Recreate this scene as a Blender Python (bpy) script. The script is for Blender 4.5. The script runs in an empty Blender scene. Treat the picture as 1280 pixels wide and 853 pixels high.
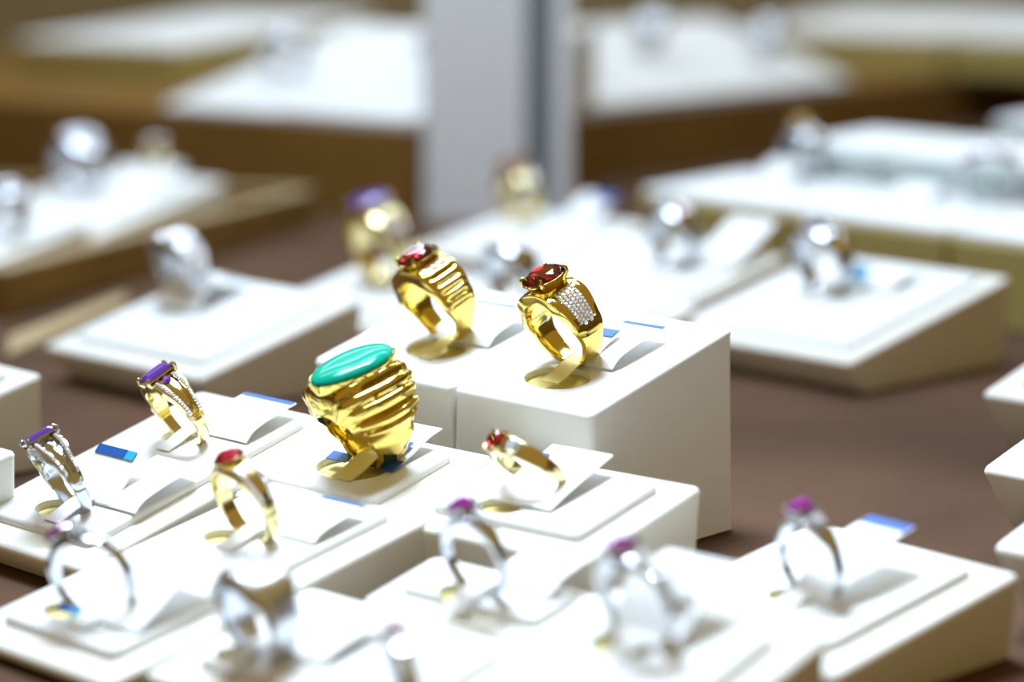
import bpy, bmesh, math, random
from mathutils import Matrix, Vector
random.seed(7)
SC = bpy.context.scene
COL = SC.collection
MM = 0.001
pi = math.pi

# ------------------------------------------------------------------ materials
def mat(name, color, rough=0.5, metal=0.0, trans=0.0, ior=1.45, coat=0.0, noise=None, bump=None, spec=0.5, sheen=0.0):
    m = bpy.data.materials.new(name); m.use_nodes = True
    nt = m.node_tree; b = nt.nodes['Principled BSDF']
    b.inputs['Base Color'].default_value = (*color, 1)
    b.inputs['Roughness'].default_value = rough
    b.inputs['Metallic'].default_value = metal
    b.inputs['Transmission Weight'].default_value = trans
    b.inputs['IOR'].default_value = ior
    b.inputs['Coat Weight'].default_value = coat
    b.inputs['Coat Roughness'].default_value = 0.03
    b.inputs['Specular IOR Level'].default_value = spec
    b.inputs['Sheen Weight'].default_value = sheen
    if noise or bump:
        tc = nt.nodes.new('ShaderNodeTexCoord')
        nz = nt.nodes.new('ShaderNodeTexNoise')
        nz.inputs['Detail'].default_value = 6
        nt.links.new(tc.outputs['Object'], nz.inputs['Vector'])
        nz.inputs['Scale'].default_value = (noise or bump)[0]
        if noise:
            r = nt.nodes.new('ShaderNodeValToRGB')
            k = noise[1]
            r.color_ramp.elements[0].color = (*[c * (1 - k) for c in color], 1)
            r.color_ramp.elements[1].color = (*[min(1, c * (1 + k)) for c in color], 1)
            r.color_ramp.elements[0].position = .3; r.color_ramp.elements[1].position = .7
            nt.links.new(nz.outputs['Fac'], r.inputs['Fac'])
            nt.links.new(r.outputs['Color'], b.inputs['Base Color'])
        if bump:
            n2 = nt.nodes.new('ShaderNodeTexNoise'); n2.inputs['Scale'].default_value = bump[0]
            n2.inputs['Detail'].default_value = 4
            nt.links.new(tc.outputs['Object'], n2.inputs['Vector'])
            bp = nt.nodes.new('ShaderNodeBump'); bp.inputs['Strength'].default_value = bump[1]
            bp.inputs['Distance'].default_value = 0.0002
            nt.links.new(n2.outputs['Fac'], bp.inputs['Height'])
            nt.links.new(bp.outputs['Normal'], b.inputs['Normal'])
    return m

M = {}
M['wrap'] = mat('leatherette_warm_shade', (.82, .80, .73), .55, bump=(900, .12), spec=.3)  # block sides: warm shade on white leatherette, put into the colour as cream
M['leather'] = mat('white_leatherette', (.82, .83, .83), .55, bump=(900, .12), spec=.3)
M['slot_shade'] = mat('yellow_slot_shade', (.80, .70, .26), .8)  # yellow of the shaded slot and its warm bounce, painted into the floor
M['suede'] = mat('brown_suede', (.098, .052, .030), .9, noise=(14, .22), bump=(2500, .5), spec=.15)
M['tan'] = mat('tan_suede', (.20, .105, .024), .9, noise=(30, .15), bump=(1500, .4), spec=.15)
M['tan_light'] = mat('pale_tan_edge', (.42, .31, .16), .8, noise=(60, .1))
M['gold'] = mat('yellow_gold', (.76, .58, .14), .10, 1.0)
M['palegold'] = mat('pale_gold', (.80, .68, .34), .14, 1.0)
M['silver'] = mat('white_gold', (.62, .64, .68), .10, 1.0)
M['satin'] = mat('satin_white_gold', (.72, .74, .78), .27, 1.0)
M['diamond'] = mat('pave_diamond', (.95, .96, 1.0), .06, .55, spec=1.0)
M['turquoise'] = mat('green_turquoise', (.0, .33, .225), .12, coat=.0, spec=.22, noise=(300, .06))
M['garnet'] = mat('red_garnet', (.70, .03, .06), .0, trans=1, ior=1.74)
M['ruby'] = mat('ruby', (.62, .015, .06), .05, trans=.4, ior=1.76, coat=.6)
M['amethyst'] = mat('amethyst', (.20, .07, .62), .05, trans=.5, ior=1.6, coat=.6)
M['magenta'] = mat('pink_sapphire', (.50, .01, .50), .05, trans=.4, ior=1.76, coat=.6)
M['citrine'] = mat('yellow_citrine', (.85, .55, .02), .05, trans=.4, ior=1.6, coat=.6)
M['clear'] = mat('clear_stone', (.9, .93, 1.0), .03, trans=.6, ior=1.9, coat=.6)
M['card'] = mat('white_card', (.86, .86, .85), .6)
M['strap'] = mat('cream_paper_strap', (.80, .66, .24), .6)
M['blue'] = mat('blue_print', (.012, .10, .40), .4)
M['cyan'] = mat('cyan_print', (.03, .42, .72), .4)
M['post'] = mat('pale_grey_laminate', (.74, .75, .78), .45, noise=(3, .03))
M['seam'] = mat('grey_aluminium_seam', (.20, .25, .28), .4, .3)
M['wall'] = mat('warm_showroom_wall', (.42, .33, .18), .9, noise=(2, .1))
M['ceil'] = mat('showcase_ceiling_white', (.7, .68, .6), .9, noise=(2, .05))
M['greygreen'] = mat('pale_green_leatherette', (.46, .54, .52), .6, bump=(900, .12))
M['olive'] = mat('leatherette_olive_shade', (.44, .36, .12), .6, bump=(900, .12))  # shade on the far block fronts painted in as olive; tops stay white
M['lamp'] = mat('lamp_housing', (.75, .75, .76), .35, .8)

# ------------------------------------------------------------------ mesh builder (millimetres)
class MB:
    def __init__(s): s.v = []; s.f = []
    def add(s, vs, fs):
        o = len(s.v); s.v += [tuple(p) for p in vs]; s.f += [tuple(i + o for i in f) for f in fs]
    def loft(s, loops, cap0=True, cap1=True, closed=True):
        n = len(loops[0]); vs = [p for l in loops for p in l]; fs = []
        for a in range(len(loops) - 1):
            for i in range(n if closed else n - 1):
                j = (i + 1) % n
                fs.append((a * n + i, a * n + j, (a + 1) * n + j, (a + 1) * n + i))
        if cap0: fs.append(tuple(reversed(range(n))))
        if cap1: fs.append(tuple((len(loops) - 1) * n + i for i in range(n)))
        s.add(vs, fs)
    def box(s, x0, x1, y0, y1, z0, z1):
        s.loft([[(x0, y0, z), (x1, y0, z), (x1, y1, z), (x0, y1, z)] for z in (z0, z1)])
    def tube(s, pts, rads, n=10):
        loops = []
        for i, p in enumerate(pts):
            p = Vector(p); a = Vector(pts[max(0, i - 1)]); b = Vector(pts[min(len(pts) - 1, i + 1)])
            d = (b - a).normalized(); e = d.orthogonal().normalized()
            if loops:
                e = (pe - d * pe.dot(d)).normalized()
            pe = e; g = d.cross(e); r = rads[i] if isinstance(rads, (list, tuple)) else rads
            loops.append([p + e * (r * math.cos(2 * pi * k / n)) + g * (r * math.sin(2 * pi * k / n)) for k in range(n)])
        s.loft(loops)
    def build(s, name, material, parent=None, smooth=None):
        me = bpy.data.meshes.new(name)
        me.from_pydata([(x * MM, y * MM, z * MM) for x, y, z in s.v], [], s.f)
        bm = bmesh.new(); bm.from_mesh(me); bmesh.ops.recalc_face_normals(bm, faces=bm.faces)
        if smooth is not None:
            for f in bm.faces: f.smooth = True
            for e in bm.edges:
                if len(e.link_faces) == 2 and e.calc_face_angle(0) > math.radians(smooth): e.smooth = False
        bm.to_mesh(me); bm.free(); me.materials.append(material)
        o = bpy.data.objects.new(name, me); COL.objects.link(o)
        if parent: o.parent = parent
        return o

def tag(o, label, cat, group=None):
    o['label'] = label; o['category'] = cat
    if group: o['group'] = group
    return o
def struct(o):
    o['kind'] = 'structure'; return o
def empty(name, mw):
    o = bpy.data.objects.new(name, None); o.empty_display_size = .005
    COL.objects.link(o); o.matrix_world = mw; return o
def rrect(x0, x1, y0, y1, r, zf, k=5):
    out = []
    for cx, cy, a0 in ((x1 - r, y0 + r, -pi / 2), (x1 - r, y1 - r, 0), (x0 + r, y1 - r, pi / 2), (x0 + r, y0 + r, pi)):
        for i in range(k + 1):
            a = a0 + pi / 2 * i / k
            x = cx + r * math.cos(a); y = cy + r * math.sin(a); out.append((x, y, zf(x, y)))
    return out
def cut_holes(o, holes, zc, tilt, depth=3.0):
    """Boolean elliptical openings out of o (holes: (x, y, rx, ry)), then bake the result."""
    cutters = []
    for (x, y, rx, ry) in holes:
        m = MB(); n = 40; R = Matrix.Rotation(tilt, 4, 'X'); T = Matrix.Translation(Vector((x, y, zc(y))))
        m.loft([[T @ R @ Vector((rx * math.cos(2 * pi * i / n), ry * math.sin(2 * pi * i / n), z)) for i in range(n)] for z in (-depth, 4)])
        c = m.build('cutter', M['slot_shade']); cutters.append(c)
        c.parent = o.parent
        md = o.modifiers.new('hole', 'BOOLEAN'); md.object = c; md.operation = 'DIFFERENCE'; md.solver = 'EXACT'
    bpy.context.view_layer.update()
    dg = bpy.context.evaluated_depsgraph_get()
    me = bpy.data.meshes.new_from_object(o.evaluated_get(dg))
    o.modifiers.clear(); old = o.data; o.data = me; bpy.data.meshes.remove(old)
    me.materials.clear(); me.materials.append(M['leather'])
    for p in me.polygons: p.material_index = 0
    for c in cutters: bpy.data.objects.remove(c)
    return o

# ------------------------------------------------------------------ display blocks
BL = {}
def block(key, x, y, hf, w, d, tilt, yaw, label, holes=(), pad=True, du=7.5, taper=1.4, z0=0, inset=6.5, pad_h=1.7,
          group=None, material='leather', name='ring_display_block', face=None):
    t = math.radians(tilt); T = math.tan(t)
    mw = Matrix.Translation(Vector((x, y, z0)) * MM) @ Matrix.Rotation(-math.radians(yaw), 4, 'Z')
    root = empty(name, mw); tag(root, label, 'display block', group)
    zf = lambda dz: (lambda X, Y: hf + Y * T + dz)
    b = MB()
    b.loft([rrect(-w + taper, -taper, du, d - .4, 1.0, lambda X, Y: .4),
            rrect(-w + taper * .9, -taper * .9, du * .95, d - .3, 1.3, lambda X, Y: .9),
            rrect(-w + .1, -.1, .15, d - .1, 1.6, zf(-1.7)),
            rrect(-w, 0, 0, d, 1.6, zf(-1.0)),
            rrect(-w + .3, -.3, .3, d - .3, 1.6, zf(-.3)),
            rrect(-w + 1.0, -1.0, 1.0, d - 1.0, 1.6, zf(0))])
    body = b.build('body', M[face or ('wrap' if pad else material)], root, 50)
    top = hf
    if pad:
        p = MB(); i = inset
        L = lambda e, dz: rrect(-w + i + e, -i - e, i * .95 + e, d - i * .8 - e, 1.8, zf(dz))
        p.loft([L(.25, -.2), L(0, .3), L(0, pad_h - .7), L(.2, pad_h - .2), L(.7, pad_h)])
        po = p.build('pad', M[material], root, 50)
        top = hf + pad_h
    else:
        po = body
    hl = [(-w / 2 + 0 if h[0] is None else h[0], h[1], h[2], h[3]) for h in holes]
    if hl:
        cut_holes(po, hl, lambda Y: top + Y * T, t, depth=(pad_h + .5 if pad else 2.0))
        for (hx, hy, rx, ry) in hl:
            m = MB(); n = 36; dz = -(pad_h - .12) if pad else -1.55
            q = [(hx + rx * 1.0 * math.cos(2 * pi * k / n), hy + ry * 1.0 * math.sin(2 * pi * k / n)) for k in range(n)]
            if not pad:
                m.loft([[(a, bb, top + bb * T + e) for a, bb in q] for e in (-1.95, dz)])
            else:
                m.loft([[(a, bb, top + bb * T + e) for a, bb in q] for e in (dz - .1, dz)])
            m.build('slot_shade_disc', M['slot_shade'], root, 50)  # thin disc coloured like the slot floor in shade
    BL[key] = (mw, top, T, t)
    return root

def on_block(key, a, b, dz=0, yaw=0, pitch=0, roll=0):
    mw, top, T, t = BL[key]
    return (mw @ Matrix.Translation(Vector((a, b, top + b * T + dz)) * MM) @ Matrix.Rotation(t, 4, 'X')
            @ Matrix.Rotation(math.radians(yaw), 4, 'Z') @ Matrix.Rotation(math.radians(pitch), 4, 'X')
            @ Matrix.Rotation(math.radians(roll), 4, 'Y'))

# ------------------------------------------------------------------ ring pieces
def curve(pts, th):
    th = abs(th)
    for (a, va), (b, vb) in zip(pts, pts[1:]):
        if th <= b:
            k = (th - a) / (b - a); k = k * k * (3 - 2 * k); return va + (vb - va) * k
    return pts[-1][1]

class Band:
    """Ring hoop: th from the top (degrees), s across the width (-1..1)."""
    def __init__(s, R, w, t, crown=.25, relief=None, cp=4):
        s.R = R; s.w = w; s.t = t; s.crown = crown; s.relief = relief; s.cp = cp
        s.cz = R + t[-1][1]
    def outer(s, th, q, lift=0):
        t = curve(s.t, th); w = curve(s.w, th)
        r = s.R + t * (1 - s.crown * (abs(q) ** s.cp)) - (.45 if abs(q) > .97 else 0) + lift
        if s.relief: r += s.relief(th, q)
        a = math.radians(th)
        return Vector((r * math.sin(a), q * w, s.cz + r * math.cos(a)))
    def mesh(s, n=300, m=15):
        mb = MB(); loops = []
        qs = [-1, -.96] + [-.96 + 1.92 * i / (m - 1) for i in range(1, m - 1)] + [.96, 1]
        for i in range(n):
            th = -180 + 360 * i / n; a = math.radians(th); w = curve(s.w, th)
            l = [s.outer(th, q) for q in qs]
            for q, k in ((1, .25), (.85, 0), (.3, 0), (-.3, 0), (-.85, 0), (-1, .25)):
                r = s.R + k; l.append(Vector((r * math.sin(a), q * w, s.cz + r * math.cos(a))))
            loops.append(l)
        loops.append(loops[0])
        mb.loft(loops, False, False)
        return mb

def gem_mesh(kind, a, b, h=1.0, deep=2.2, table=.6):
    """a = half length across the finger (y), b = half width (x); girdle at z 0."""
    mb = MB()
    if kind == 'cabochon':
        L = []; n = 48
        for k in range(9):
            f = math.radians(90 * k / 9.0)
            L.append([(b * math.cos(f) ** .6 * math.cos(2 * pi * i / n), a * math.cos(f) ** .6 * math.sin(2 * pi * i / n), h * math.sin(f)) for i in range(n)])
        L.insert(0, [(b * .9 * math.cos(2 * pi * i / n), a * .9 * math.sin(2 * pi * i / n), -1.0) for i in range(n)])
        mb.loft(L); return mb
    if kind == 'oval':
        n = 8
        def rg(r, z, off, m=8): return [(b * r * math.cos(2 * pi * (i + off) / m), a * r * math.sin(2 * pi * (i + off) / m), z) for i in range(m)]
        tb = rg(table, h, .5); st = rg(.82, h * .55, 0); gi = rg(1.0, 0, 0, 16); gl = rg(1.0, -.25, 0, 16)
        vs = tb + st + gi + gl + rg(.55, -deep * .6, .5) + [(0, 0, -deep)]
        fs = [tuple(range(8))]
        for i in range(8):
            j = (i + 1) % 8
            fs += [(i, 8 + i, (i - 1) % 8), (i, 8 + i, 8 + j)] if False else [((i - 1) % 8, i, 8 + i), (i, 8 + i, 16 + 2 * i + 1), (i, 16 + 2 * i + 1, 8 + j)]
            fs += [(8 + i, 16 + 2 * i, 16 + 2 * i + 1), (8 + i, 16 + (2 * i - 1) % 16, 16 + 2 * i)]
            fs += [(40 + i, 32 + 2 * i, 32 + 2 * i + 1), (40 + i, 32 + 2 * i + 1, 32 + (2 * i + 2) % 16)]
            fs += [(40 + i, 32 + (2 * i + 2) % 16, 40 + j), (40 + i, 40 + j, 48)]
        for i in range(16):
            fs.append((16 + i, 16 + (i + 1) % 16, 32 + (i + 1) % 16, 32 + i))
        mb.add(vs, fs); return mb
    if kind == 'step':
        def oc(k, z, c=.28):
            A = a * k; B = b * k; e = min(a, b) * c * k
            return [(B, -A + e, z), (B, A - e, z), (B - e, A, z), (-B + e, A, z), (-B, A - e, z), (-B, -A + e, z), (-B + e, -A, z), (B - e, -A, z)]
        mb.loft([oc(.25, -deep), oc(.65, -deep * .6), oc(1, -.2), oc(1, 0), oc(.86, h * .55), oc(.66, h)]); return mb
    if kind == 'heart':
        def ht(k, z):
            out = []
            for i in range(24):
                t = 2 * pi * i / 24
                X = 16 * math.sin(t) ** 3 / 16.0; Y = (13 * math.cos(t) - 5 * math.cos(2 * t) - 2 * math.cos(3 * t) - math.cos(4 * t)) / 15.0
                out.append((X * b * k, -Y * a * k, z))
            return out
        mb.loft([ht(.2, -deep), ht(1, -.2), ht(1, 0), ht(.8, h * .6), ht(.6, h)]); return mb

def ring(name, label, key, a, b, band, metal, gem=None, pave=None, yaw=0, pitch=0, roll=0, sink=1.3, group=None, accents=None, extra=None, prongs=True, head=1.0):
    root = empty(name, on_block(key, a, b, -sink, yaw - 7, pitch, roll)); tag(root, label, 'ring', group)
    band.mesh().build('band', M[metal], root, 40)
    if gem:
        kind, ga, gb, gh, deep, gm = gem
        zt = band.outer(0, 0).z
        zg = zt + head
        g = gem_mesh(kind, ga, gb, gh, deep)
        g.v = [(x, y, z + zg) for x, y, z in g.v]
        g.build('gemstone', M[gm], root, 40 if kind == 'cabochon' else None)
        # collet that carries the stone
        c = MB(); n = 40
        def el(k, z, o=0): 
            if kind in ('step',):
                A = ga * k + o; B = gb * k + o; e = min(ga, gb) * .28
                base = [(B, -A + e), (B, A - e), (B - e, A), (-B + e, A), (-B, A - e), (-B, -A + e), (-B + e, -A), (B - e, -A)]
                return [(x, y, z) for x, y in base]
            return [((gb * k + o) * math.cos(2 * pi * i / n), (ga * k + o) * math.sin(2 * pi * i / n), z) for i in range(n)]
        top = zg + (.25 if kind == 'cabochon' else -.05)
        low = zt - 1.2
        if kind == 'cabochon': c.loft([el(.62, zt - 6), el(.80, zt - 4.5), el(.95, zt - 2.2, .2), el(1, top - .5, .45), el(1, top, .35), el(1, top, -.1), el(.9, top - .5, -.1)])
        else: c.loft([el(.55, low), el(.80, low + (top - low) * .5, .2), el(1, top - .3, .35), el(1, top, .25), el(1, top, -.15), el(.9, top - .5, -.1), el(.55, low + .3)])
        c.build('bezel', M[metal], root, 40)
        if prongs:
            pts = [(45 if kind != 'step' else 38), 135 if kind != 'step' else 142, 225 if kind != 'step' else 218, 315 if kind != 'step' else 322]
            for pa in pts:
                f = math.radians(pa)
                if kind == 'step': px, py = math.copysign(gb * .93, math.cos(f)), math.copysign(ga * .93, math.sin(f))
                else: px, py = gb * math.cos(f), ga * math.sin(f)
                m = MB()
                m.tube([(px * .85, py * .85, zg - 1.6), (px * 1.05, py * 1.05, zg - .5), (px * 1.06, py * 1.06, zg + .3), (px * .95, py * .95, zg + gh * .55 + .15), (px * .90, py * .90, zg + gh * .55 + .2)], [.45, .5, .48, .42, .12], 8)
                m.build('prong', M[metal], root, 50)
    if pave:
        m = MB(); ico = [(0, 0, 1)] + [(math.cos(2 * pi * k / 6) * .8, math.sin(2 * pi * k / 6) * .8, .45) for k in range(6)] + [(math.cos(2 * pi * (k + .5) / 6), math.sin(2 * pi * (k + .5) / 6), -.1) for k in range(6)]
        fs = [(0, 1 + k, 1 + (k + 1) % 6) for k in range(6)]
        for k in range(6): fs += [(1 + k, 7 + k, 1 + (k + 1) % 6), (1 + (k + 1) % 6, 7 + k, 7 + (k + 1) % 6), ]
        fs.append(tuple(range(12, 6, -1)))
        for (th, q, r) in pave:
            P = band.outer(th, q, .05); e = band.outer(th + 2, q, .05) - P; e.normalize()
            g = band.outer(th, min(q + .1, .9) if q < .8 else q - .1, .05) - P
            if q >= .8: g = -g
            g = (g - e * g.dot(e)).normalized(); nn = g.cross(e)
            if nn.dot(P - Vector((0, 0, band.cz))) < 0: nn = -nn
            rot = random.random() * 6
            ca, sa = math.cos(rot), math.sin(rot)
            m.add([P + (e * (x * ca - y * sa) + g * (x * sa + y * ca) + nn * z * .8) * r for x, y, z in ico], fs)
        m.build('pave_setting', M['diamond'], root)
    if accents:
        for (th, q, r, gm) in accents:
            P = band.outer(th, q, .25); m = MB()
            g = gem_mesh('oval', r, r, r * .5, r * .8); R = Matrix.Translation(P) @ Matrix.Rotation(math.radians(th), 4, 'Y')
            g.v = [tuple(R @ Vector(p)) for p in g.v]
            g.build('accent_stone', M[gm], root)
    if extra: extra(root, band)
    return root

def grid_pave(t0, t1, dt, qs, r, both=True):
    out = []
    n = int(round((t1 - t0) / dt))
    for i in range(n + 1):
        th = t0 + (t1 - t0) * i / n
        for k, q in enumerate(qs):
            for sg in ((1, -1) if both else (1,)):
                out.append((sg * (th + (dt * .5 if k % 2 else 0)), q, r))
    return out

# ------------------------------------------------------------------ paper price tags
def sheet(profile, x0, x1, th=.22, skew=0.0):
    """Bent sheet: profile of (y, z), extruded from x0 to x1."""
    pts = []
    for i in range(len(profile) - 1):
        (y0, z0), (y1, z1) = profile[i], profile[i + 1]
        for k in range(4): pts.append((y0 + (y1 - y0) * k / 4, z0 + (z1 - z0) * k / 4))
    pts.append(profile[-1])
    for _ in range(2):
        pts = [pts[0]] + [((pts[i - 1][0] + 2 * pts[i][0] + pts[i + 1][0]) / 4, (pts[i - 1][1] + 2 * pts[i][1] + pts[i + 1][1]) / 4) for i in range(1, len(pts) - 1)] + [pts[-1]]
    mb = MB(); loops = []
    for i, (y, z) in enumerate(pts):
        s = skew * i / len(pts)
        loops.append([(x0 + s, y, z), (x1 + s, y, z), (x1 + s, y, z + th), (x0 + s, y, z + th)])
    mb.loft(loops)
    return mb, pts

def price_tag(label, key, a, b, va, vb, ub, rise=2.6, yaw=0, stripe=True, strap=True, profile=None, strap_w=4.2, strap_front=-7.5, band_t=1.5, skew=0,
              stripe_w=1.3, flap=None, stripe_mat='blue', dz=0.1, stripe_span=(0.02, .98), cyan=False, strap_mat='card'):
    root = empty('price_tag', on_block(key, a, b, dz, yaw)); tag(root, label, 'price tag', 'paper price tags behind the rings')
    prof = profile or [(2.0, .3), (4.5, rise * .75), (ub * .55, rise), (ub, rise * 1.05)]
    m, pts = sheet(prof, va, vb, skew=skew)
    m.build('card', M['card'], root, 40)
    if stripe:
        (y0, z0), (y1, z1) = pts[-2], pts[-1]
        L = math.hypot(y1 - y0, z1 - z0); dy, dz_ = (y1 - y0) / L, (z1 - z0) / L
        p0 = (y1 - dy * stripe_w, z1 - dz_ * stripe_w + .26); p1 = (y1 + dy * .05, z1 + dz_ * .05 + .26)
        xa = va + (vb - va) * stripe_span[0] + skew; xb = va + (vb - va) * stripe_span[1] + skew
        s, _ = sheet([p0, p1], xa, xb, .06)
        s.build('printed_stripe', M[stripe_mat], root, 40)
        if cyan:
            s, _ = sheet([p0, p1], va + skew, xa, .06); s.build('printed_stripe', M['cyan'], root, 40)
    if strap:
        s, _ = sheet([(strap_front, .05), (strap_front * .45, .7), (0, band_t + .25), (2.2, .9), (3.5, 1.2)], -strap_w / 2, strap_w / 2, .25)
        s.build('paper_strap', M[strap_mat], root, 40)
    if flap:
        for (pr, x0, x1, mt, nm) in flap:
            s, _ = sheet(pr, x0, x1, .2); s.build(nm, M[mt], root, 40)
    return root

# ------------------------------------------------------------------ setting
def flat(name, pts_lo, h, z0, m):
    b = MB(); b.loft([[(x, y, z0) for x, y in pts_lo], [(x, y, z0 + h) for x, y in pts_lo]])
    return struct(b.build(name, M[m]))
flat('floor', [(-1500, -900), (1500, -900), (1500, 2600), (-1500, 2600)], 30, -30, 'suede')
flat('wall_back', [(-1500, 2600), (1500, 2600), (1500, 2640), (-1500, 2640)], 900, -30, 'wall')
flat('wall_left', [(-1540, -900), (-1500, -900), (-1500, 2640), (-1540, 2640)], 900, -30, 'wall')
flat('wall_right', [(1500, -900), (1540, -900), (1540, 2640), (1500, 2640)], 900, -30, 'wall')
# corner post of the showcase with its dark seam
b = MB(); b.box(-41, 6, 1004, 1050, 0, 420); b.box(19.5, 27.5, 1004, 1050, 0, 420); b.box(6, 19.5, 1013, 1050, 0, 420)
struct(b.build('trim_1', M['post']))
b = MB(); b.box(6.2, 19.3, 1009, 1012.9, 0, 420); struct(b.build('trim_2', M['seam']))
# stepped suede risers that carry the rear displays
flat('trim_3', [(-43, 1000), (-300, 1215), (-620, 1500), (-300, 1900), (-43, 1500)], 43, 0, 'tan')
flat('trim_4', [(30, 1150), (30, 1700), (560, 1900), (440, 1740), (226, 1416)], 37, 0, 'tan')

# ------------------------------------------------------------------ display blocks
G1 = 'white display blocks with one sloping pad'
S = lambda x, y, rx=7.5, ry=4.6: (x, y, rx, ry)
block('A', -83.2, 404.8, 6.5, 49.2, 69.7, 14.8, 42.7, 'long white sloping block carrying both slim purple-stone rings', [S(-29.5, 47.5, 4.6, 3.2), S(-28, 13, 4.6, 3.2)], group=G1, du=4)
block('EP', -67.8, 346.4, 3.5, 45.7, 79.1, 9.8, 41.9, 'long white sloping block carrying the pink-stone ring and the red heart ring', [S(-28.5, 50, 4.8, 3.3), S(-30, 13, 4.6, 3)], group=G1, du=5)
block('C', -26.7, 405.9, 14.7, 50.5, 35.2, 13.2, 41.1, 'white sloping block under the big green-stone gold ring', [S(-22.5, 16.5, 9, 6)], group=G1, du=3)
block('D', 13.3, 377.9, 15.6, 49.4, 37.7, 10.7, 39.1, 'white sloping block in front of the tall block, under the small garnet ring', [S(-29, 11, 5, 3.6)], group=G1, du=3)
block('FB', 4.5, 344.7, 10.6, 41.9, 20, 11.6, 40.8, 'overexposed white block under the violet-pink ring, before an olive block side', [S(-24.5, 7.5, 4.6, 3)], group=G1, du=2, inset=5)
block('H', -18.8, 311.8, 4.0, 59, 39, 9.8, 41.9, 'overexposed white block at the bottom, under the broad polished ring', [S(-46.5, 10, 4.6, 3)], group=G1, du=3)
block('J', 11.9, 280.9, 6.2, 42.3, 58, 12.6, 41, 'white block at the bottom centre, its right side greyish blue', [S(-27, 39, 6, 3.6)], group=G1, du=4)
block('K', 52.7, 337.1, 8.3, 48, 49.8, 9, 49.2, 'white sloping block at lower right, under the pink-stone ring with a blue-ended tag', [S(-25, 17, 5, 3.4)], group=G1, du=3)
block('G', 16, 426.8, 32.5, 40.3, 45.2, 15.4, 44.8, 'tall smooth white block under the gold ring with diamond shoulders', [(-20.5, 11.5, 8.5, 5.2)], pad=False, du=.2, taper=-1.2, group='tall plain white blocks')
block('G2', -13.2, 455.8, 32.5, 46, 45.2, 15.4, 44.8, 'tall smooth white block under the ribbed gold ring', [(-19.5, 14, 8.5, 5.2)], pad=False, du=.2, taper=.2, group='tall plain white blocks')
block('L', -84.4, 573.5, 10.9, 72.8, 60, 14, 43.4, 'blurred white block with a tan front, behind the purple-stone rings', [S(-51, 33, 8, 5)], group=G1)
block('R', 95.6, 598.4, 10.6, 73.5, 75, 12.6, 48, 'large blurred white block right of the tall block, with a yellowish underside', [S(-43, 40, 8, 5)], group=G1)
block('M', 46.5, 671.5, 11, 74, 62, 12.6, 47, 'blurred white block just left of and behind the large one at right', [S(-27.5, 36, 8, 5)], group=G1)
block('N', 24, 612, 9, 70, 45, 13, 45, 'blurred white block right behind the two tall blocks', [S(-55, 22, 7, 4)], group=G1)
block('N0', -34, 652, 9, 70, 50, 13, 45, 'blurred white block under the purple dome ring', [S(-42, 29, 8, 5)], group=G1)
block('N2', 11, 775, 11, 74, 60, 11, 46, 'blurred white block at the foot of the grey corner post', [S(-52, 40, 7, 4)], group=G1)
block('S', -147.8, 478.4, 12.2, 56, 49.1, 13.5, 43.9, 'taller white block cut by the left edge, topmost of the two there', group=G1, du=4)
block('S2', -135.8, 409.2, 11, 56, 46, 13, 44, 'white block cut by the left edge, lower of the two there', group=G1, du=4)
block('E1', 154, 489, 17, 52, 45, 13, 44, 'undercut white block at the right edge, farthest of the three there', [S(-26, 22)], group=G1, du=12)
block('E2', 137, 410, 17, 52, 45, 13, 44, 'undercut white block at the right edge, middle of the three there', [S(-36, 12)], group=G1, du=12)
block('E3', 126, 349, 17, 52, 45, 13, 44, 'undercut white block at the right edge, nearest of the three there', [S(-26, 22)], group=G1, du=12)
# pale row on the right, farther back
G3 = 'pale blocks in the stepped display at upper right'
block('a1', 148, 731, 29, 79, 58, 4, 53, 'blurred pale block with a shade-toned olive front, middle of the front row at upper right', du=2, inset=.8, pad_h=2.4, face='olive', group=G3)
block('a0', 196, 667, 29, 79, 58, 4, 53, 'blurred pale block with a shade-toned olive front, at the right edge of the front row', du=2, inset=.8, pad_h=2.4, face='olive', group=G3)
block('a2', 100, 795, 29, 82, 58, 4, 53, 'blurred pale block with a shade-toned olive front, left end of the front row at upper right', du=2, inset=.8, pad_h=2.4, face='olive', group=G3)
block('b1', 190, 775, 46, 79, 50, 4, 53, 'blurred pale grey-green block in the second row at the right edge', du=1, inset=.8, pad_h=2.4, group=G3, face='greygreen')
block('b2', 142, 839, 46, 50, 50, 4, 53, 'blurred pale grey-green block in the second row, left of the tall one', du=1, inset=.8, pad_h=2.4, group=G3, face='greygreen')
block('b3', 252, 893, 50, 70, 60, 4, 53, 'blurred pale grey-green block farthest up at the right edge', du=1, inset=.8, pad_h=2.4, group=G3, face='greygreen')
# white tilted pads on the rear risers
G4 = 'far blurred blocks on the brown risers'
block('t1', -46, 1004, 5, 88, 140, 16, 40, 'far blurred white block on the left riser, next to the grey corner post', z0=43, pad=False, du=1, group=G4)
block('t2', -116, 1063, 4, 84, 140, 15, 40, 'far blurred white block on the left riser, second from the corner post', z0=43, pad=False, du=1, group=G4)
block('t3', -205, 1330, 22, 160, 180, 5, 40, 'far blurred white block with a shade-toned olive side, at the upper left corner', z0=43, du=1, inset=.8, pad_h=2.4, face='olive', group=G4)
block('q1', 96, 1239, 6, 104.5, 105, 20, -54, 'far bright white pad on the right riser, next to the grey corner post', z0=37, pad=False, du=1, group=G4)
block('q2', 158, 1324, 6, 104.5, 105, 20, -54, 'far bright white pad on the right riser, second from the corner post', z0=37, pad=False, du=1, group=G4)
block('q3', 220, 1409, 6, 104.5, 105, 20, -54, 'far white pad on the right riser, third from the corner post', z0=37, pad=False, du=1, group=G4)
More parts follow.
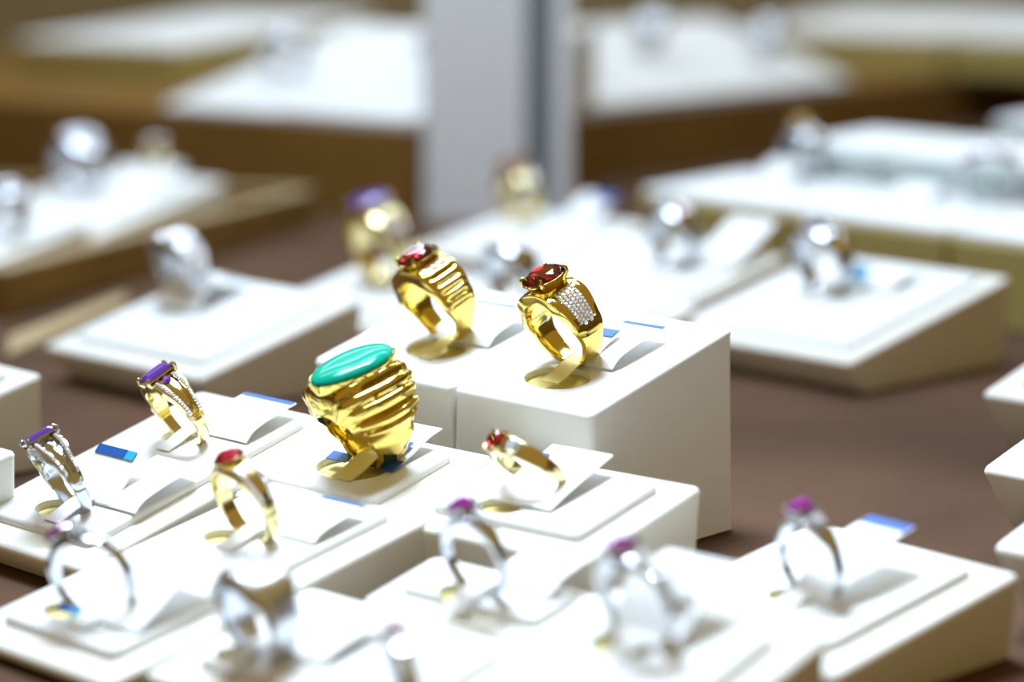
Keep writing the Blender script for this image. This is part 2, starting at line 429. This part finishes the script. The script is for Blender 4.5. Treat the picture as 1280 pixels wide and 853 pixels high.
block('s1', 310, 1570, 25, 190, 150, 6, 45, 'far white block with a shade-toned olive front, behind the pads right of the post', z0=37, du=1, inset=.8, pad_h=2.4, face='olive', group=G4)
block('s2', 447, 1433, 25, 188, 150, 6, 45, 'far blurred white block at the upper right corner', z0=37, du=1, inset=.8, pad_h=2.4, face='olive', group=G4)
# shallow tan tray at the left
mw = Matrix.Translation(Vector((-173, 731, 0)) * MM) @ Matrix.Rotation(-math.radians(18), 4, 'Z')
tr = empty('display_tray', mw); tag(tr, 'shallow tan suede tray at the left holding blurred white ring blocks', 'tray')
b = MB(); b.box(-190, 0, 0, 268, .2, 2); b.build('tray_base', M['tan'], tr)
for nm, q in (('tray_wall', (-7, 0, 0, 268)), ('tray_wall', (-190, -7.2, 0, 7)), ('tray_wall', (-190, -7.2, 261, 268)), ('tray_wall', (-197, -190.2, 0, 268))):
    b = MB(); b.loft([rrect(q[0], q[1], q[2], q[3], 1.5, lambda x, y: z) for z in (.2, 16.4)], True, True)
    w = b.build(nm, M['tan'], tr, 50)
    b = MB(); b.loft([rrect(q[0] + e, q[1] - e, q[2] + e, q[3] - e, 1.4, lambda x, y: z) for z, e in ((16.42, 0), (17.3, .1), (17.7, .8))])
    b.build('rim', M['tan_light'], w, 50)
block('T1', -190, 772, 11, 72, 78, 5, 18, 'blurred white block in the tan tray, nearer one', z0=2, du=2, group='blocks in the tan tray')
block('T2', -165, 850, 11, 76, 120, 5, 18, 'blurred white block in the tan tray, farther one', z0=2, du=2, group='blocks in the tan tray')
b = MB(); b.loft([[(-164, 693, z), (-157, 661, z), (-138, 763, z), (-142, 785, z)] for z in (0, 1.2)]); struct(b.build('trim_5', M['tan_light']))

# ------------------------------------------------------------------ rings in focus
def dome_relief(th, q):
    a = abs(th) + 4 * q * q
    if a < 20 or a > 84: return 0
    k = (a - 20) / 64.0; w = min(1, k * 8, (1 - k) * 6)
    return w * (1.15 * abs(math.sin(pi * k * 5)) ** .75 - .75)
big = Band(7.2, [(0, 9.8), (30, 9.4), (55, 7.8), (85, 5.4), (120, 3.6), (180, 2.9)], [(0, 6.6), (23, 7.6), (42, 7.2), (62, 5.2), (88, 2.5), (120, 1.5), (180, 1.3)], crown=.34, relief=dome_relief, cp=3.2)
ring('cocktail_ring', 'wide ridged gold ring set with a large oval turquoise green stone', 'C', -19.2, 21.2, big, 'gold', ('cabochon', 9.7, 6.4, 2.0, 1, 'turquoise'), roll=-1, yaw=-4, pitch=5, sink=.9, prongs=False, head=.4)

def rib_relief(th, q):
    a = abs(th)
    if a < 30 or a > 84 or abs(q) > .74: return 0
    k = (a - 30) / 54.0
    return (.75 * abs(math.sin(pi * k * 5)) ** .7 - .6) * min(1, (0.74 - abs(q)) * 6)
ribbed = Band(8.0, [(0, 5.0), (40, 5.0), (75, 4.2), (120, 2.5), (180, 1.8)], [(0, 3.2), (35, 3.5), (75, 2.6), (120, 1.6), (180, 1.2)], crown=.18, relief=rib_relief)
ring('gemstone_ring', 'gold ring with ribbed shoulders and dark red oval stone, on the left tall block', 'G2', -20, 20.3, ribbed, 'gold', ('oval', 4.6, 4.5, 1.3, 2.4, 'garnet'), roll=-6, pitch=10, sink=0, pave=grid_pave(24, 29, 4.2, (-.6, -.36, -.12, .12, .36, .6), .5), head=1.3)
def flat_relief(th, q):
    a = abs(th)
    if 24 < a < 74 and abs(q) < .56: return -.35
    return 0
dia = Band(7.7, [(0, 4.6), (35, 4.8), (75, 3.7), (110, 2.6), (180, 1.8)], [(0, 2.8), (35, 3.0), (75, 2.4), (120, 1.6), (180, 1.2)], crown=.12, relief=flat_relief)
ring('gemstone_ring', 'gold ring with red oval stone and diamond-covered shoulders, on the right tall block', 'G', -21.6, 19.4, dia, 'gold', ('oval', 4.8, 4.6, 1.3, 2.4, 'garnet'), roll=-5, pitch=9, sink=0, pave=grid_pave(26, 73, 4.6, (-.44, -.22, 0, .22, .44), .5), head=2.0)

def split_relief(th, q):
    a = abs(th)
    if 14 < a < 85: return (.35 if abs(q) > .45 else -.3 + (.25 if abs(q) < .18 else 0)) 
    return 0
slim = lambda: Band(7.2, [(0, 3.4), (30, 3.1), (75, 2.0), (110, 1.3), (180, 1.1)], [(0, 2.2), (40, 1.8), (90, 1.3), (180, 1.1)], crown=.1, relief=split_relief)
ring('gemstone_ring', 'slim yellow gold ring with a rectangular purple stone and twin diamond rows', 'A', -24, 48, slim(), 'palegold', ('step', 3.7, 2.1, 1.0, 1.8, 'amethyst'), roll=-8, pitch=12, pave=grid_pave(17, 80, 4.4, (-.7, .7), .5), accents=[(19, 0, 1.0, 'amethyst'), (-19, 0, 1.0, 'amethyst')], head=.8)
ring('gemstone_ring', 'slim white gold ring with a rectangular purple stone, near the left edge', 'A', -20.5, 15.5, slim(), 'silver', ('step', 3.4, 2.3, 1.0, 1.8, 'amethyst'), roll=-20, pitch=9, yaw=-6, pave=grid_pave(17, 80, 4.4, (-.7, .7), .5), head=.8)
heart = Band(7.2, [(0, 2.8), (40, 2.6), (90, 1.6), (180, 1.2)], [(0, 2.0), (40, 1.7), (90, 1.4), (180, 1.2)], crown=.2)
ring('gemstone_ring', 'gold ring with a small red heart stone, in front of the green-stone ring', 'EP', -21.5, 53.5, heart, 'palegold', ('heart', 2.9, 2.8, 1.1, 1.8, 'ruby'), roll=-8, pitch=8, pave=grid_pave(24, 76, 4.6, (-.62, .62), .48), prongs=False, head=.9)
thin = lambda: Band(7.0, [(0, 2.6), (30, 2.0), (80, 1.1), (180, .95)], [(0, 1.8), (40, 1.3), (90, 1.0), (180, .95)], crown=.2)
ring('gemstone_ring', 'thin white gold hoop with a dark pink stone, at the lower left', 'EP', -18.9, 17.5, Band(7.8, [(0, 2.6), (30, 2.0), (80, 1.0), (180, .85)], [(0, 1.8), (40, 1.3), (90, .9), (180, .8)], crown=.2), 'silver', ('oval', 2.6, 2.4, 1.2, 1.8, 'magenta'), roll=-30, yaw=24, accents=[(24, 0, 1.5, 'clear')], head=1.0)
domeb = Band(6.8, [(0, 5.4), (40, 5.0), (80, 3.4), (180, 1.8)], [(0, 3.0), (40, 2.8), (80, 1.9), (180, 1.2)], crown=.4)
ring('dome_ring', 'broad polished white gold ring without a coloured stone, at the bottom left', 'H', -41.5, 13.5, domeb, 'satin', roll=-10, pave=grid_pave(0.01, 30, 5, (-.5, -.25, 0, .25, .5), .55))
ring('gemstone_ring', 'small gold ring with a dark red round stone, leaning over its white card', 'D', -25.5, 25, Band(7.0, [(0, 2.2), (40, 1.7), (180, .8)], [(0, 1.6), (40, 1.1), (180, .8)], crown=.2), 'palegold', ('oval', 2.5, 2.4, 1.3, 1.8, 'garnet'), roll=-18, pitch=38, sink=1.5, accents=[(26, 0, 1.7, 'clear')], head=.9)
ring('gemstone_ring', 'white gold ring with a violet pink stone, in the brightest spot', 'FB', -20, 9, thin(), 'silver', ('oval', 2.6, 2.3, 1.2, 1.8, 'magenta'), roll=-8, accents=[(24, 0, 1.4, 'clear')], head=1.2)
ring('gemstone_ring', 'thin ring with a dull red stone at the bottom edge, tilted to the right', 'J', -38, 5.5, thin(), 'silver', ('oval', 2.0, 1.9, 1.0, 1.5, 'ruby'), roll=-40, yaw=-26, head=.9)
ring('gemstone_ring', 'white gold ring with a red-violet stone, before the olive side of a block', 'J', -23.1, 42, thin(), 'silver', ('oval', 2.6, 2.2, 1.2, 1.8, 'magenta'), roll=-12, pave=grid_pave(16, 60, 6, (0,), .8), head=1.1)
ring('gemstone_ring', 'white gold ring with a bright pink stone, at lower right', 'K', -20.8, 19.5, thin(), 'silver', ('oval', 2.4, 2.2, 1.2, 1.8, 'magenta'), roll=-8, accents=[(26, 0, 1.8, 'clear')], head=1.1)
# rings behind, out of focus
wide = lambda: Band(8.6, [(0, 5.5), (40, 5), (90, 3.2), (180, 2.2)], [(0, 4.2), (40, 3.8), (90, 2.2), (180, 1.4)], crown=.3)
ring('dome_ring', 'blurred diamond-covered dome ring on the left rear block', 'L', -51, 38, wide(), 'silver', pave=grid_pave(.01, 80, 5.5, (-.7, -.35, 0, .35, .7), .85), roll=-6)
ring('gemstone_ring', 'blurred gold ring with a purple oval stone, before the brown riser', 'N0', -40, 31, Band(10.5, [(0, 7), (40, 6.4), (90, 4), (180, 2.8)], [(0, 5), (40, 4.6), (90, 2.8), (180, 1.8)], crown=.3), 'palegold', ('oval', 7.4, 6.4, 1.8, 2.6, 'amethyst'), roll=-4, pave=grid_pave(30, 60, 6, (-.5, 0, .5), .8), head=1.6)
ring('gemstone_ring', 'blurred gold ring with a dark red stone, before the grey corner post', 'N2', -52, 42, wide(), 'palegold', ('oval', 7, 6, 2, 3, 'garnet'), roll=-4, pave=grid_pave(30, 60, 6, (-.5, 0, .5), .8), head=1.6)
ring('dome_ring', 'blurred white gold ring between the two red-stone gold rings and the post', 'N', -55, 24, wide(), 'silver', roll=-4, pave=grid_pave(.01, 30, 6, (-.5, 0, .5), .9))
ring('gemstone_ring', 'blurred white gold ring with pink accent, left of the large right block', 'M', -26.5, 38.5, wide(), 'silver', ('oval', 3.4, 3.2, 1.4, 2, 'clear'), roll=-8, accents=[(38, 0, 2.2, 'ruby')], head=1.2)
ring('gemstone_ring', 'blurred white gold ring with sparkling stones, on the large block at right', 'R', -42, 42, wide(), 'silver', ('oval', 3.6, 3.4, 1.4, 2, 'clear'), roll=-10, accents=[(30, .4, 1.8, 'clear'), (62, 0, 1.6, 'citrine')], head=1.2)
ring('gemstone_ring', 'far blurred ring with a yellow stone, on the pale blocks at upper right', 'a2', -42, 52, wide(), 'silver', ('oval', 4, 3.5, 2.4, 2, 'citrine'), head=1.5)
ring('dome_ring', 'far blurred tall silver ring at the right edge, before grey-green blocks', 'a1', -22, 48, wide(), 'silver', pave=grid_pave(.01, 60, 6, (-.5, 0, .5), .9), yaw=40)
ring('dome_ring', 'far blurred large silver ring in the tan tray at the left edge', 'T2', -50, 78, Band(10, [(0, 9), (60, 7), (180, 4)], [(0, 7), (50, 5), (180, 2)]), 'silver', yaw=-20)
ring('gemstone_ring', 'far blurred pale gold ring standing alone in the tan tray', 'T2', -28, 108, thin(), 'palegold', ('oval', 5, 4.4, 2.2, 2, 'clear'), head=1.5, yaw=-20)
ring('dome_ring', 'far blurred silver ring lying low in the tan tray by the left edge', 'T1', -14, 40, wide(), 'silver', yaw=-20)

for k, lab, a_, b_ in (('t1', 'far blurred silver ring on the pad left of the corner post', -30, 60), ('t2', 'far blurred silver ring on the second pad left of the post', -40, 50),
                       ('q1', 'far blurred silver ring on the pad right of the corner post', -60, 50), ('q2', 'far blurred silver ring on the second pad right of the post', -50, 60), ('q3', 'far blurred silver ring on the third pad right of the post', -50, 40)):
    ring('dome_ring', lab, k, a_, b_, Band(10, [(0, 7), (60, 6), (180, 3)], [(0, 6), (50, 4), (180, 2)]), 'silver', yaw=20, group='far rings on the riser pads')
# ------------------------------------------------------------------ price tags
price_tag('white tag behind the slim yellow gold purple-stone ring', 'A', -26.6, 48, 0, 17, 17.5, band_t=1.1)
price_tag('upright white tag with a diagonal blue stripe, beside the white gold purple-stone ring', 'A', -21.9, 15.5, 2, 16, 20, rise=2.6, stripe=False, band_t=1.1, strap_w=5,
          flap=[([(2, .6), (6, 2.2), (13, 6.8)], -7.5, 7.5, 'card', 'folded_flap'), ([(11.3, 6.05), (13.05, 7.15)], -7.2, 2.5, 'blue', 'printed_stripe'), ([(11.3, 6.05), (13.05, 7.15)], 2.6, 5.5, 'cyan', 'printed_stripe')])
price_tag('rolled white tag with blue print under the green-stone ring', 'C', -20, 19.5, -1, 8, 15, strap_mat='strap', profile=[(1.0, .4), (4, 1.0), (10, 2.6), (14, 2.8)], stripe=False, strap_w=5.5, strap_front=-9, band_t=1.6,
          flap=[([(1.5, 1.4), (6.5, 2.6)], 4.6, 6.6, 'blue', 'printed_stripe'), ([(-3.2, .5), (-.6, 1.1)], -10.2, -4.4, 'blue', 'printed_stripe'), ([(-2.6, .3), (1.2, .9)], 3.2, 8.4, 'blue', 'printed_stripe')])
price_tag('white tag with a blue edge behind the ribbed gold ring', 'G2', -17.5, 16, -8, 11, 18, strap_mat='strap', rise=2.8, band_t=1.4)
price_tag('white tag with a blue edge behind the ring with diamond shoulders', 'G', -20, 16, -2.5, 9.5, 19.5, strap_mat='strap', rise=2.8, band_t=1.4, strap_w=5, skew=1.0,
          flap=[([(2, .8), (6, 3.0), (12, 4.0)], 0, 4.2, 'card', 'folded_flap'), ([(9.5, 3.95), (12.4, 4.25)], -1.6, 3.6, 'blue', 'printed_stripe')])
price_tag('white tag with a dark blue edge behind the red heart ring', 'EP', -23.2, 53, 3, 15, 16.5, rise=2.2, band_t=1.2, stripe_w=1.0)
price_tag('curled white tag with a blue corner inside the thin pink-stone hoop', 'EP', -20.9, 16.5, -3, 13, 19, band_t=1.0, stripe=False, profile=[(-4, .3), (2, 2.5), (9, 6), (17, 7)],
          flap=[([(-5, .6), (-3.4, 1.1)], -9, -5.2, 'blue', 'printed_stripe'), ([(-5, .6), (-3.4, 1.1)], -5.1, -3, 'cyan', 'printed_stripe')], strap_w=5)
price_tag('white tag behind the broad polished ring at the bottom left', 'H', -44, 12, 1, 15, 17, rise=2.2, stripe=False, band_t=1.2)
price_tag('raised white tag through the small garnet ring, with a blue corner', 'D', -26.5, 15, -6, 9, 22, stripe=False, profile=[(-3, .4), (3, 1.6), (10, 2.6), (18, 3.6)], strap=False,
          flap=[([(10, 2.95), (14, 3.5)], -5.9, -3.6, 'blue', 'printed_stripe')])
price_tag('white tag beside the violet-pink ring in the brightest spot', 'FB', -21, 9, 1, 14, 12, rise=2.6, stripe=False, band_t=1.0)
price_tag('white tag beside the dull red ring at the bottom edge', 'J', -38.5, 5, 2, 16, 18, rise=2.2, stripe=False, band_t=1.0)
price_tag('tilted white tag through the red-violet ring, shadow beneath', 'J', -25.1, 43, -7, 8, 18, stripe=False, profile=[(-3, .4), (3, 3.5), (9, 6.5), (17, 6.0)], band_t=1.0,
          flap=[([(-1, 1.5), (3, 5.5), (8, 8.5)], -6, 5, 'card', 'folded_flap')])
price_tag('large raised white tag with a blue end, behind the bright pink-stone ring', 'K', -22.8, 19, -2, 8.5, 21, profile=[(-2, .4), (2, 4.0), (10, 7.0), (20, 7.6)], stripe_w=3, band_t=1.0)
price_tag('blurred white tag around the diamond dome ring at left rear', 'L', -51, 38, -8, 12, 16, profile=[(-8, .5), (-2, 6), (5, 8), (14, 2)], stripe=False)
price_tag('blurred curved white tag behind the ring left of the large right block', 'M', -26.5, 38.5, 2, 22, 26, profile=[(3, .5), (8, 3), (16, 5), (26, 9)], stripe=False)
price_tag('blurred white tag with a blue glint on the large block at right', 'R', -42, 42, 4, 20, 22, profile=[(3, .5), (8, 3), (14, 2.6), (20, 2)], stripe=False, flap=[([(2, 4), (5, 7.5)], 7, 12, 'cyan', 'printed_stripe')])
price_tag('blurred white tag with a blue tip behind the post-side red-stone ring', 'N2', -34, 44, 0, 18, 18, profile=[(0, .5), (6, 5), (15, 8)], stripe_w=5, stripe_span=(.4, 1), strap=False)
price_tag('far blurred white tag under the yellow-stone ring at upper right', 'a2', -42, 49, -14, 6, 6, profile=[(-10, .4), (-4, 6), (2, 8), (6, 3)], stripe=False, strap=False)
price_tag('far blurred white tag on the pale blocks, left of the tall silver ring', 'a1', -48, 40, -10, 10, 10, profile=[(-8, .4), (-3, 5), (3, 6), (9, 3)], stripe=False, strap=False)
price_tag('far blurred white tag in the tan tray by the pale gold ring', 'T2', -26, 92, -18, 14, 14, profile=[(-20, .4), (-8, 3), (4, 3), (12, 8)], stripe=False, strap=False)

# ------------------------------------------------------------------ lights
def aim(o, p): o.rotation_euler = (Vector(p) - o.location).to_track_quat('-Z', 'Y').to_euler()
def area(name, loc, to, sx, sy, power, col):
    l = bpy.data.lights.new(name, 'AREA'); l.shape = 'RECTANGLE'; l.size = sx; l.size_y = sy; l.energy = power; l.color = col
    o = bpy.data.objects.new(name, l); COL.objects.link(o); o.location = loc; aim(o, to); return o
area('added_fill_panel', (-.10, .60, .62), (0, .47, 0), .34, .22, 4.4, (.62, .79, 1.0))  # added fill light overhead, out of view
for y_ in (.95, 1.35, 1.75):
    area('added_rear_strip', (0.0, y_, .70), (0.0, y_, 0), 1.2, .035, 2.5, (.66, .82, 1.0))  # added rear lamps, kept thin so stones reflect only narrow streaks
for i in range(8):
    l = bpy.data.lights.new('led_spot', 'SPOT'); l.energy = 1.25; l.spot_size = math.radians(42); l.spot_blend = 1.0; l.shadow_soft_size = .004; l.color = (.70, .85, 1.0)
    o = bpy.data.objects.new('led_spot', l); COL.objects.link(o)
    o.location = (-.17 + .030 * i, .60 - .014 * i, .44); aim(o, (0.0 + .006 * i, .40, 0))
w = bpy.data.worlds.new('showroom'); SC.world = w; w.use_nodes = True
bg = w.node_tree.nodes['Background']; bg.inputs['Color'].default_value = (1.0, .70, .21, 1); bg.inputs['Strength'].default_value = .27

# ------------------------------------------------------------------ camera
cam = bpy.data.cameras.new('camera'); co = bpy.data.objects.new('camera', cam); COL.objects.link(co)
co.location = (0, 0, .125); co.rotation_euler = (math.radians(90 - 10.26), 0, 0)
cam.sensor_width = 36; cam.lens = 2700 / 1280 * 36; cam.clip_start = .01; cam.clip_end = 20
cam.dof.use_dof = True; cam.dof.focus_distance = .452; cam.dof.aperture_fstop = 6.3
SC.camera = co
SC.view_settings.view_transform = 'Standard'; SC.view_settings.look = 'None'
SC.view_settings.gamma = 1; SC.view_settings.use_curve_mapping = False; SC.view_settings.exposure = .36
SC.cycles.use_denoising = True
SC.cycles.max_bounces = 10; SC.cycles.transmission_bounces = 8
